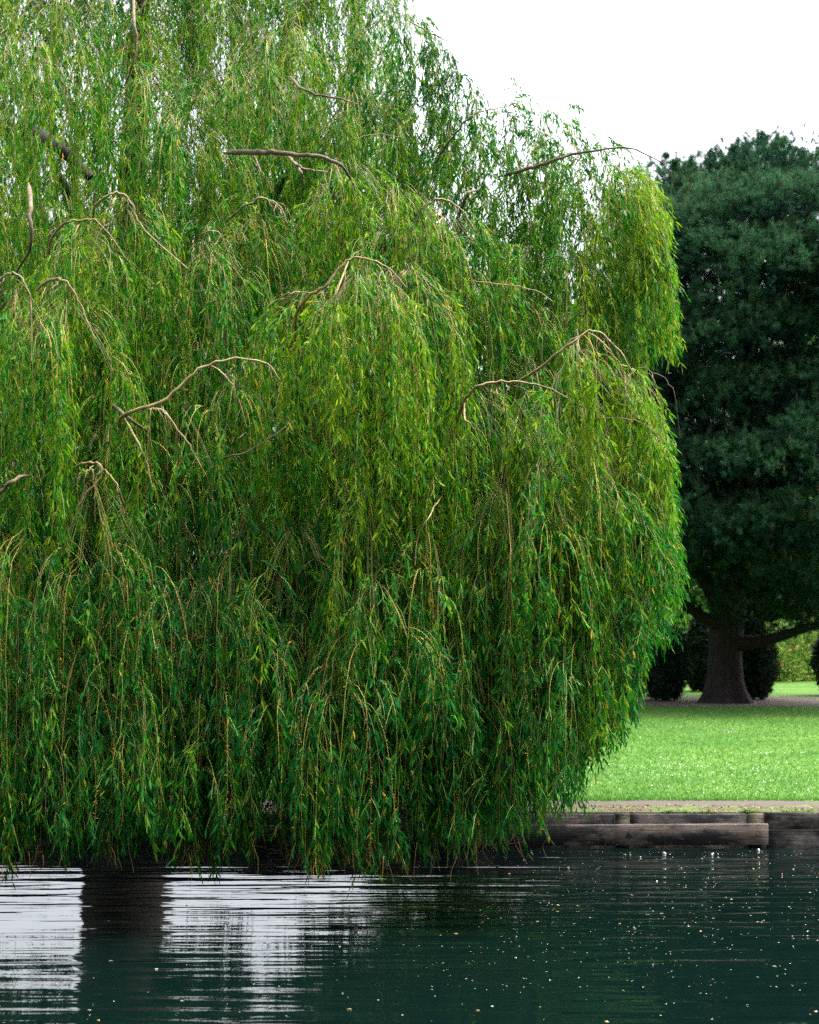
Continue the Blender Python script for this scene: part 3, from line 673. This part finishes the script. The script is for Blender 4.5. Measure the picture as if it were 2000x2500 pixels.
# ---------------------------------------------------------------- pine
pine = empty('pine_tree', (PX, PD, HG), 'broad dark blue-green pine with a thick flared trunk at the back of the lawn', 'tree')
CXp = PX + .9
tp = spline([(PX, PD, HG - .2), (PX, PD, 1.3), (PX + .05, PD, 2.6), (PX + .3, PD, 5.0), (PX + .5, PD, 9), (CXp, PD, 14.5)], 46)
hh = tp[:, 2] - HG
V, F = rough_tube(tp, np.interp(hh, [0, 1.5, 2.6, 6, 14], [.46, .43, .5, .34, .06]), 30, .035, 9, .6 * np.exp(-np.maximum(hh, 0) / .40))
mesh_np('trunk', V, [F], M_pbark, pine, smooth=True)
def plimb(p, r0):
    pts = spline(p, 26); V, F = rough_tube(pts, np.linspace(r0, r0 * .25, 26), 12, .04, 5)
    mesh_np('branch', V, [F], M_pbark, pine, smooth=True)
for zz, e, r0 in [(2.0, W(2090, 1500, 42.5), .22), (2.4, W(1560, 1400, 43.5), .2), (2.6, W(1600, 1180, 42.5), .25), (3.0, W(1950, 1180, 42), .25), (4, W(1700, 1000, 41.5), .2), (5, W(2050, 950, 42), .2), (6, W(1640, 800, 42), .16), (7, W(1900, 700, 42), .15), (9, W(2000, 500, 43), .12)]:
    b0 = np.array([PX + .05 * zz * .6, PD - .1, zz]); plimb([b0, b0 + (e - b0) * .3 + np.array([0, 0, -.12]), b0 + (e - b0) * .65 + np.array([0, 0, -.05]), e], r0)
prof_z = [2.3, 4, 7, 10, 12.5, 13.8, 14.6, 15.2]; prof_r = [5.0, 5.6, 5.6, 5.2, 4.7, 4.2, 3.4, 2.2]
TB = []; TA = []; TC = []
def pad(c, r, h, out, n, hue):
    for k in range(n):
        a_ = random.uniform(0, 2 * math.pi); q = math.sqrt(random.random()) * r
        bump = .16 * math.sin(a_ * 3 + c[0] * 7) + .1 * math.sin(q * 7 + a_ * 2)
        x = c[0] + q * math.cos(a_); y = c[1] + q * math.sin(a_)
        f = max(0, 1 - (q / r) ** 2) ** .5
        under = random.random() < .25
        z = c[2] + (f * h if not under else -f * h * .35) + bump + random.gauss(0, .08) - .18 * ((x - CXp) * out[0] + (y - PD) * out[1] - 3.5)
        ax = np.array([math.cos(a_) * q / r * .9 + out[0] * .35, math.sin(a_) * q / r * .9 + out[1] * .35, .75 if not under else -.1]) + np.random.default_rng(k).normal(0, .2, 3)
        TB.append((x, y, z)); TA.append(ax); TC.append((hue + .12 + .45 * (f ** 2) if not under else .0) + random.gauss(0, .1))  # new growth plus bough light painted in: tops lighter, undersides darkest
TOPX = np.array([(1300, 620), (1560, 490), (1640, 450), (1720, 435), (1860, 385), (1920, 395), (1960, 440), (2030, 410), (2150, 480), (2300, 640)], float)
def above(c, h):
    ppx = c[0] / c[1] * FPX + 1000; ppy = YH - (c[2] + h - HC) / c[1] * FPX
    return ppy < np.interp(ppx, TOPX[:, 0], TOPX[:, 1])
for k in range(470):
    a_ = random.uniform(0, 2 * math.pi); tier = int(random.random() * 11)
    z = 3.1 + 1.12 * tier + random.gauss(0, .16) + .35 * math.sin(2 * a_ + tier * 1.7)
    if math.sin(a_) > .2 and random.random() < .8: a_ = -a_
    R_ = float(np.interp(z, prof_z, prof_r)); q = R_ * random.uniform(.66, 1.05)
    o_ = (math.cos(a_), math.sin(a_)); c = (CXp + q * o_[0], PD + q * o_[1], z)
    h_ = random.uniform(.38, .6); r__ = random.uniform(.6, 1.15)
    if above(c, h_): continue
    ppx = c[0] / c[1] * FPX + 1000; ppy = YH - (c[2] - HC) / c[1] * FPX
    if ppy > 1330 and (ppx < 1790): 
        if not (ppx < 1640 and ppy < 1430): continue
    if ppy > 1440: continue
    if 1900 < ppx < 1985 and 1345 < ppy < 1400: continue
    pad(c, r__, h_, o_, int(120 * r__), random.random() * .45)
# the low bough that hangs to the right of the trunk
for ppx, ppy, D in [(1835, 1460, 42.3), (1890, 1492, 42.2), (1950, 1500, 42.4), (2020, 1490, 42.5), (2090, 1480, 42.5), (1860, 1420, 42.8), (1940, 1440, 43), (1825, 1522, 42), (1885, 1540, 42), (1955, 1528, 42), (2020, 1520, 42.2), (1990, 1430, 42), (1700, 1400, 42.6), (1640, 1430, 42.8), (1760, 1430, 42.2), (1600, 1480, 43)]:
    c = W(ppx, ppy, D); pad(c, .95, .55, (.3, -.9), 120, .3)
for k in range(46):
    c = W(random.uniform(1570, 1665), random.uniform(520, 1280), random.uniform(42, 44.5)); pad(tuple(c), random.uniform(.7, 1.1), .5, (-.8, -.5), 95, random.random() * .4)
# inner mass, its gap shade put into a darker tint, and the top
for k in range(520):
    z = random.uniform(3.4, 14.6); a_ = random.uniform(0, 6.28); q = float(np.interp(z, prof_z, prof_r)) * random.uniform(.0, .76)
    if above((CXp, PD - 1.5, z), .6): continue
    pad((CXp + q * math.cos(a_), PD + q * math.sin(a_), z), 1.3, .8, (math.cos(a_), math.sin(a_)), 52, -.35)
for ppx, ppy, D in [(1860, 328, 44.3), (1902, 334, 44), (1735, 372, 43.5), (1650, 395, 43), (1790, 362, 43.5), (1955, 376, 44), (2005, 366, 44), (1690, 388, 43), (1625, 378, 44), (1820, 366, 43), (2050, 400, 43),
                    (1930, 545, 40.5), (1610, 520, 41), (1990, 760, 40), (1700, 690, 40), (1740, 880, 39.8), (1800, 560, 40), (1680, 500, 41), (1945, 880, 40.3)]:
    c = W(ppx, ppy, D)
    for q in range(46):
        u = random.random() ** 1.3; rr = .02 + .34 * u
        aa = random.uniform(0, 6.28)
        TB.append((c[0] + rr * math.cos(aa) * .8, c[1] + rr * math.sin(aa) * .8, c[2] - u * 1.0)); TA.append((math.cos(aa) * .9, math.sin(aa) * .9, .6)); TC.append(.5)
    TB.append((c[0], c[1], c[2] + .02)); TA.append((0, 0, 1)); TC.append(.7)
    if ppy < 410: pad((c[0], c[1], c[2] - 1.3), .9, .5, (0, -1), 110, .3)
TB = np.array(TB); TA = nrm(np.array(TA)); TC = np.clip(np.array(TC), 0, 1)
NN = 26; idx = np.repeat(np.arange(len(TB)), NN); n = len(idx)
A = nrm(TA[idx] * .75 + rng.normal(0, .55, (n, 3)))
Bp = TB[idx] + TA[idx] * rng.uniform(-.05, .07, (n, 1)) + rng.normal(0, .02, (n, 3))
Wp = nrm(np.cross(A, rng.normal(0, 1, (n, 3)))); Ln = rng.uniform(.07, .15, n)
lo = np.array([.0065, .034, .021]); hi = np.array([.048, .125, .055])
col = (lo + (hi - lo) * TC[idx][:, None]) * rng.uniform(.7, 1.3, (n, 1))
V = np.stack([Bp - Wp * .010, Bp + Wp * .010, Bp + A * Ln[:, None]], 1).reshape(-1, 3)
pm = MB(); pm.add(V, np.arange(n * 3).reshape(-1, 3), np.repeat(col, 3, 0))
# pale candles and rusty cones
sel = np.where((TA[:, 2] > .5) & (rng.random(len(TB)) < .07))[0]
cb = TB[sel] + TA[sel] * .06; ca = nrm(TA[sel] * .4 + np.array([0, 0, 1.])); cw = nrm(np.cross(ca, rng.normal(0, 1, ca.shape)))
cl = np.where(rng.random((len(sel), 1)) < .8, np.array([.13, .13, .06]), np.array([.2, .07, .04]))
for ww in (cw, nrm(np.cross(ca, cw))):
    V, F, c_ = leaves4(cb, ca, ww, rng.uniform(.12, .24, len(sel)), np.full(len(sel), .016), np.zeros_like(cb), cl); pm.add(V, F, c_)
pm.build('crown', M_pine, pine)
print('pine tufts', len(TB))

# ---------------------------------------------------------------- shrubs and bushes
def cloud(P, out, n_per, size, cols, wid=.3, spread=.04, up=.3):
    idx = np.repeat(np.arange(len(P)), n_per); n = len(idx)
    B = P[idx] + rng.normal(0, spread, (n, 3)); A = nrm(out[idx] * .8 + rng.normal(0, .6, (n, 3)) + np.array([0, 0, up]))
    Wd = nrm(np.cross(A, rng.normal(0, 1, (n, 3)))); Ln = rng.uniform(size * .6, size * 1.2, n)
    ci_ = rng.integers(0, len(cols), n); col = np.array(cols)[ci_] * rng.uniform(.75, 1.25, (n, 1))
    return leaves4(B, A, Wd, Ln, Ln * wid, rng.normal(0, size * .1, (n, 3)), col)
def yew(px, D, h, r, label, seed):
    r_ = np.random.default_rng(seed); X = (px - 1000) / FPX * D
    e = empty('clipped_yew', (X, D, HG), label, 'shrub', 'dark clipped yews behind the lawn')
    n = 1500; t = r_.random(n); a_ = r_.uniform(0, 6.283, n)
    pr = np.interp(t, [0, .12, .35, .6, .82, 1], [.42, .72, 1.0, .95, .62, .05]) * r
    pr = pr * (1 + .07 * np.sin(3 * a_ + seed) + .05 * np.sin(7 * t * 3)) * r_.uniform(.82, 1.03, n)
    P = np.stack([X + pr * np.cos(a_), D + pr * np.sin(a_), HG + .06 + t * h], 1)
    out = np.stack([np.cos(a_) * .8, np.sin(a_) * .8, np.full(n, .5)], 1)
    mb = MB(); V, F, c_ = cloud(P, out, 9, .10, [(.010, .026, .018), (.016, .036, .022), (.022, .045, .026)], .28, .05, .5); mb.add(V, F, c_)
    # dense core of foliage
    nz = 14; tt = np.linspace(0, 1, nz); rr = np.interp(tt, [0, .12, .35, .6, .82, 1], [.42, .72, 1.0, .95, .62, .05]) * r * .8
    cp = np.stack([np.full(nz, X), np.full(nz, D), HG + .05 + tt * h * .97], 1); V, F = rough_tube(cp, rr, 16, .03, seed)
    mb.add(V, F, np.array([.008, .018, .012])); mb.build('foliage', M_shrub, e)
    V, F = tube_arrays(np.array([(X, D, HG - .05), (X, D, HG + .3)]), np.array([.08, .07]), 8); mesh_np('stem', V, [F], M_pbark, e)
yew(1622, 45.4, 2.15, .66, 'dark egg-shaped yew left of the pine trunk, second from the willow', 1)
yew(1530, 45.8, 1.9, .58, 'dark yew half hidden by the hanging willow tips', 2)
yew(1714, 50.5, 2.3, .55, 'dark yew standing just behind the left side of the pine trunk', 3)
yew(1838, 45.9, 2.1, .62, 'dark yew pressed against the right side of the pine trunk', 4)
yew(2048, 48.0, 2.2, .66, 'dark yew cut off by the right edge of the picture', 5)

def bush(px, D, w_, h, cols, label, seed, flowers=None):
    r_ = np.random.default_rng(seed); X = (px - 1000) / FPX * D
    e = empty('flowering_bush', (X, D, HG), label, 'bush', 'bright bushes behind the pine')
    n = 700; a_ = r_.uniform(0, 6.283, n); b_ = np.arccos(r_.uniform(0, 1, n))
    out = np.stack([np.sin(b_) * np.cos(a_), np.sin(b_) * np.sin(a_), np.cos(b_)], 1)
    rr = r_.uniform(.6, 1.05, n) * (1 + .14 * np.sin(4 * a_ + seed) * np.sin(3 * b_))
    P = np.stack([X + out[:, 0] * rr * w_, D + out[:, 1] * rr * w_, HG + .05 + out[:, 2] * rr * h], 1)
    P[:, 2] = np.maximum(P[:, 2] - (r_.random(n) < .25) * r_.random(n) * h * .5, HG + .03)
    mb = MB(); V, F, c_ = cloud(P, out, 12, .13, cols, .3, .09); mb.add(V, F, c_); mb.build('foliage', M_flow, e)
    if flowers:
        s = r_.choice(n, 46); V, F, c_ = cloud(P[s] + out[s] * .1, out[s], 5, .10, flowers, .55, .02); fb = MB(); fb.add(V, F, c_); fb.build('blossom', M_petal, e)
    V, F = tube_arrays(np.array([(X, D, HG - .05), (X, D, HG + h * .5)]), np.array([.05, .03]), 6); mesh_np('stem', V, [F], M_pbark, e)
ygr = [(.16, .27, .05), (.10, .21, .04), (.22, .31, .08), (.30, .30, .10)]
gr2 = [(.07, .17, .03), (.11, .23, .04)]
bl = [(.55, .22, .12), (.6, .5, .15), (.5, .12, .1)]
labs = ['yellow-green flowering bush right beside the yew at the pine trunk', 'yellow-green bush with orange blossom between the yews', 'tall yellow-green bush with red blossom near the right edge', 'small green bush at the far right edge behind the yew',
        'yellow-green bush glimpsed left of the pine trunk', 'green bush glimpsed between willow tips and yews']
for i, (px, w_, h, cc_) in enumerate([(1880, 1.1, 1.75, ygr), (1935, 1.0, 1.6, ygr), (1985, 1.1, 1.85, ygr), (2060, 1.1, 1.7, gr2), (1700, 1.2, 1.6, gr2), (1580, 1.2, 1.7, ygr)]):
    bush(px, 58 + i * .6, w_, h, cc_, labs[i], 20 + i, bl if i < 4 else None)

lt = [(.12, .26, .04), (.17, .30, .06)]; dk = [(.04, .10, .03), (.06, .13, .035)]
def broad(px, D, h, r, cols, label, seed, trunk_h=.3):
    r_ = np.random.default_rng(seed); X = (px - 1000) / FPX * D
    e = empty('broadleaf_tree', (X, D, HG), label, 'tree', 'far broadleaf trees behind the pine')
    tpts = spline([(X, D, HG - .2), (X + .1, D, HG + h * .4), (X, D, HG + h * .85)], 14); V, F = rough_tube(tpts, np.linspace(.22, .04, 14), 12, .05, seed)
    mesh_np('trunk', V, [F], M_pbark, e, smooth=True)
    mb = MB()
    for k in range(26):
        c = np.array([X, D, HG + h * (trunk_h + .1 + (1 - trunk_h - .2) * r_.random())]); a_ = r_.uniform(0, 6.28); f = math.sin(math.pi * min(.95, max(.12, (c[2] - HG) / h - trunk_h + .25)))
        c[:2] += np.array([math.cos(a_), math.sin(a_)]) * r * .65 * f * r_.random() ** .5
        n = 150; o_ = nrm(r_.normal(0, 1, (n, 3))); P = c + o_ * r * .38 * r_.uniform(.6, 1.05, (n, 1)) * np.array([1, 1, .8])
        V, F, c_ = cloud(P, o_, 5, .24, cols, .35, .12); mb.add(V, F, c_)
    mb.build('crown', M_flow, e)
broad(905, 50, 4.6, 2.2, dk, 'low dark tree far behind the centre of the willow', 79, .02)
for i, (px, D, h) in enumerate([(1010, 52, 8.5), (1130, 50, 8), (1250, 53, 9), (1370, 51, 8.5)]):
    broad(px, D, h, 3.4, dk, ['dark tree hidden behind the centre of the willow', 'dark tree behind the willow, right of centre', 'dark tree behind the right lobe of the willow', 'dark tree behind the right edge of the willow curtain'][i], 80 + i, .02)
for i, (px, D, h) in enumerate([(1430, 74, 6.5), (1570, 68, 7), (1710, 66, 6.2), (1860, 74, 7), (2120, 70, 8)]):
    broad(px, D, h, 3.4, dk if i % 2 else gr2, ['low green tree far behind the middle of the lawn', 'low dark tree between the willow edge and the pine, far back', 'low green tree seen directly past the left of the pine trunk', 'low dark tree seen over the yellow-green bushes', 'green tree beyond the right picture edge'][i], 60 + i, .02)
broad(1950, 66, 8.5, 3.2, lt, 'light green tree glimpsed through the low gap in the pine', 41)
broad(2075, 60, 16.2, 4.0, lt, 'tall light green tree showing at the right edge beside the pine', 42)
broad(1790, 72, 8.0, 3.6, dk, 'mid green tree far behind the pine trunk', 43)
broad(1640, 70, 8.0, 3.4, dk, 'mid green tree far behind the yews, left of the pine', 44)
broad(1500, 78, 7.0, 3.2, dk, 'small distant tree behind the right side of the willow', 45)

# ---------------------------------------------------------------- grass, daisies, litter
def blades(n, x0, x1, y0, y1, z, h, wd, cols, fx=None):
    y = rng.uniform(0, 1, n) ** 1.3 * (y1 - y0) + y0
    if fx: x = rng.uniform(0, 1, n) * (fx[1] - fx[0]) * y / FPX + fx[0] * y / FPX
    else: x = rng.uniform(x0, x1, n)
    B = np.stack([x, y, np.full(n, z)], 1); A = nrm(np.stack([rng.normal(0, .4, n), rng.normal(0, .4, n), np.ones(n)], 1))
    Wd = nrm(np.stack([rng.normal(0, 1, n), rng.normal(0, .5, n), np.zeros(n)], 1)); Ln = rng.uniform(h * .5, h * 1.3, n)
    col = np.array(cols)[rng.integers(0, len(cols), n)] * rng.uniform(.8, 1.2, (n, 1))
    V = np.stack([B - Wd * wd, B + Wd * wd, B + A * Ln[:, None]], 1).reshape(-1, 3)
    return V, np.arange(n * 3).reshape(-1, 3), np.repeat(col, 3, 0)
gc = [(.062, .185, .026), (.082, .21, .030), (.115, .23, .036), (.046, .14, .020)]
g = MB(); V, F, c_ = blades(210000, -9, 15, 21.55, 43.0, HG, .035, .006, gc); g.add(V, F, c_)
V, F, c_ = blades(130000, -30, -9, 21.55, 43.0, HG, .035, .007, gc); g.add(V, F, c_)
V, F, c_ = blades(130000, 15, 40, 21.55, 43.0, HG, .035, .007, gc); g.add(V, F, c_)
V, F, c_ = blades(9000, -10, 12, 21.45, 21.65, HG, .05, .006, gc); g.add(V, F, c_)
V, F, c_ = blades(3500, -9, 12, 20.2, 20.95, HG, .035, .005, [(.10, .17, .03), (.17, .17, .05)]); g.add(V, F, c_)
for k in range(46):      # tufts hanging over the timber
    x = random.uniform(-6, 9); m_ = 26; B = np.stack([rng.normal(x, .05, m_), np.full(m_, 20.17) + rng.uniform(0, .06, m_), np.full(m_, HG + .01)], 1)
    A = nrm(np.stack([rng.normal(0, .5, m_), rng.uniform(-.9, .1, m_), np.ones(m_)], 1)); Ln = rng.uniform(.03, .11, m_)
    V, F, c_ = leaves4(B, A, np.tile([[1., 0, 0]], (m_, 1)), Ln, np.full(m_, .004), np.stack([0 * Ln, -Ln * .5, -Ln * .55], 1), np.array(gc)[rng.integers(0, 4, m_)]); g.add(V, F, c_)
tag(g.build('grass', M_grassb), kind='stuff')
# daisies in drifts
dm = MB(); pts = []
for k in range(150):
    D = random.uniform(21.6, 40) if k % 3 else random.uniform(21.6, 26); px = random.uniform(900, 2900)
    x = (px - 1000) / FPX * D; wx = random.uniform(.3, 1.3); wy = random.uniform(.1, .35); m_ = random.randint(2, 8)
    pts.append(np.stack([rng.normal(x, wx, m_), rng.normal(D, wy, m_)], 1))
for (px, py, wx) in [(1640, 1878, 1.0), (1760, 1880, .9), (1700, 1872, 1.1), (1900, 1845, .45), (1830, 1893, .6), (1620, 1900, .5), (1950, 1940, .5), (1780, 1792, .35), (1900, 1915, .6)]:
    D = (HC - HG) * FPX / (py - YH); pts.append(np.stack([rng.normal((px - 1000) / FPX * D, wx, 28), rng.normal(D, .16, 28)], 1))
dp = np.concatenate(pts); dp = dp[(dp[:, 1] > 21.65) & (dp[:, 1] < 43)]
k = 6; a_ = np.arange(k) * 2 * math.pi / k; n = len(dp); rr = rng.uniform(.0035, .0065, n)
ctr = np.stack([dp[:, 0], dp[:, 1], np.full(n, HG + .04) + rng.uniform(0, .02, n)], 1); tilt = rng.normal(-.25, .25, (n, 1))
ring = ctr[:, None] + rr[:, None, None] * np.stack([np.cos(a_), np.sin(a_), 0 * a_], 1)[None]; ring[:, :, 2] += (ring[:, :, 1] - ctr[:, 1:2]) * -tilt * 2
V = ring.reshape(-1, 3); F = np.arange(n * k).reshape(-1, k)
yc = rng.random(n) < .04; col = np.where(yc[:, None], np.array([.75, .6, .05]), np.array([.62, .64, .58])); dm.add(V, F, np.repeat(col, k, 0))
tag(dm.build('daisies', M_petal), kind='stuff')
# leaf litter on the soil strip
n = 2600; B = np.stack([rng.uniform(-8, 11, n), rng.uniform(20.2, 20.95, n), np.full(n, HG + .014)], 1)
A = nrm(np.stack([rng.normal(0, 1, n), rng.normal(0, 1, n), rng.uniform(-.1, .4, n)], 1)); Wd = nrm(np.cross(A, np.array([0, 0, 1.]) + rng.normal(0, .3, (n, 3))))
lc = np.array([(.22, .15, .04), (.15, .09, .04), (.10, .06, .03), (.18, .17, .05), (.07, .11, .02)])
V, F, c_ = leaves4(B, A, Wd, rng.uniform(.03, .07, n), rng.uniform(.006, .014, n), np.zeros((n, 3)), lc[rng.integers(0, 5, n)] * rng.uniform(.7, 1.2, (n, 1)))
lm = MB(); lm.add(V, F, c_); tag(lm.build('leaf_litter', M_petal), kind='stuff')

# ---------------------------------------------------------------- things afloat
def flake(seed, L_, W_, col, name):
    r_ = np.random.default_rng(seed); k = 9; a_ = np.arange(k) * 2 * math.pi / k; q = r_.uniform(.75, 1.1, k)
    top = np.stack([np.cos(a_) * L_ * q, np.sin(a_) * W_ * q, .004 + .003 * np.cos(a_ * 2 + seed)], 1); bot = top - np.array([0, 0, .003])
    V = np.concatenate([top, bot]); F = [np.array([list(range(k))]), np.array([[k + i for i in range(k)][::-1]]), np.array([(i, k + i, k + (i + 1) % k, (i + 1) % k) for i in range(k)])]
    me_o = mesh_np(name, V, F, M_petal, None, np.broadcast_to(np.array(col), (2 * k, 3))); return me_o
def pond_spot(px0, px1, py0, py1, powr=1.0):
    py = py0 + (py1 - py0) * random.random() ** powr; px = random.uniform(px0, px1); D = HC * FPX / (py - YH); return (px - 1000) / FPX * D, D
protos = [flake(1, .022, .012, (.42, .39, .31), 'floating_petal'), flake(2, .016, .013, (.48, .45, .38), 'floating_petal'), flake(3, .030, .009, (.36, .30, .17), 'floating_petal'),
          flake(4, .035, .010, (.55, .40, .10), 'floating_leaf'), flake(5, .026, .012, (.50, .30, .16), 'floating_leaf')]
kinds = [('pale petal floating on the dark pond', 'petal', 'petals floating on the pond')] * 3 + [('fallen yellowish leaf floating on the dark pond', 'leaf', 'fallen leaves floating on the pond')] * 2
used = set()
for i in range(190):
    q = random.choices(range(5), [5, 6, 3, 1.2, 1.2])[0]
    o = protos[q] if q not in used else protos[q].copy()
    if q in used: C.objects.link(o)
    used.add(q)
    if random.random() < .75: x, y = pond_spot(1100, 2400, 2082, 2300, 1.7)
    else: x, y = pond_spot(-300, 2300, 2140, 2600, .9)
    o.location = (x, y, 0.0); o.rotation_euler = (0, 0, random.uniform(-.9, .9)); s = random.uniform(.3, .75); o.scale = (s, s, s)
    tag(o, kinds[q][0], kinds[q][1], kinds[q][2])
n = 1300; pos = []
for i in range(n):
    pos.append(pond_spot(1000, 2500, 2078, 2420, 1.7) if random.random() < .7 else pond_spot(-400, 2400, 2110, 2650, 1.0))
pos = np.array(pos); k = 5; a_ = np.arange(k) * 2 * math.pi / k; rr = rng.uniform(.002, .0055, n)
ring = np.concatenate([pos, np.full((n, 1), .003)], 1)[:, None] + rr[:, None, None] * np.stack([np.cos(a_) * 1.5, np.sin(a_), 0 * a_], 1)[None]
fm = MB(); fm.add(ring.reshape(-1, 3), np.arange(n * k).reshape(-1, k), np.repeat(np.where(rng.random((n, 1)) < .6, np.array([.5, .48, .42]), np.array([.42, .3, .15])) * rng.uniform(.6, 1.1, (n, 1)), k, 0))
tag(fm.build('pollen_specks', M_petal), kind='stuff')
# white down feathers near the wall
fe = flake(9, .022, .016, (.78, .78, .76), 'feather')
for i, (px, py, lab) in enumerate([(1622, 2085, 'small white down feather on the water below the front plank'), (1739, 2087, 'white down feather on the water, midway between the other two'), (1851, 2077, 'white down feather on the water below the end of the front plank')]):
    o = fe if i == 0 else fe.copy()
    if i: C.objects.link(o)
    D = HC * FPX / (py - YH); o.location = ((px - 1000) / FPX * D, D, 0); o.scale = (1, 1, 4); o.rotation_euler = (0, 0, i * 1.1); tag(o, lab, 'feather', 'white feathers on the pond')
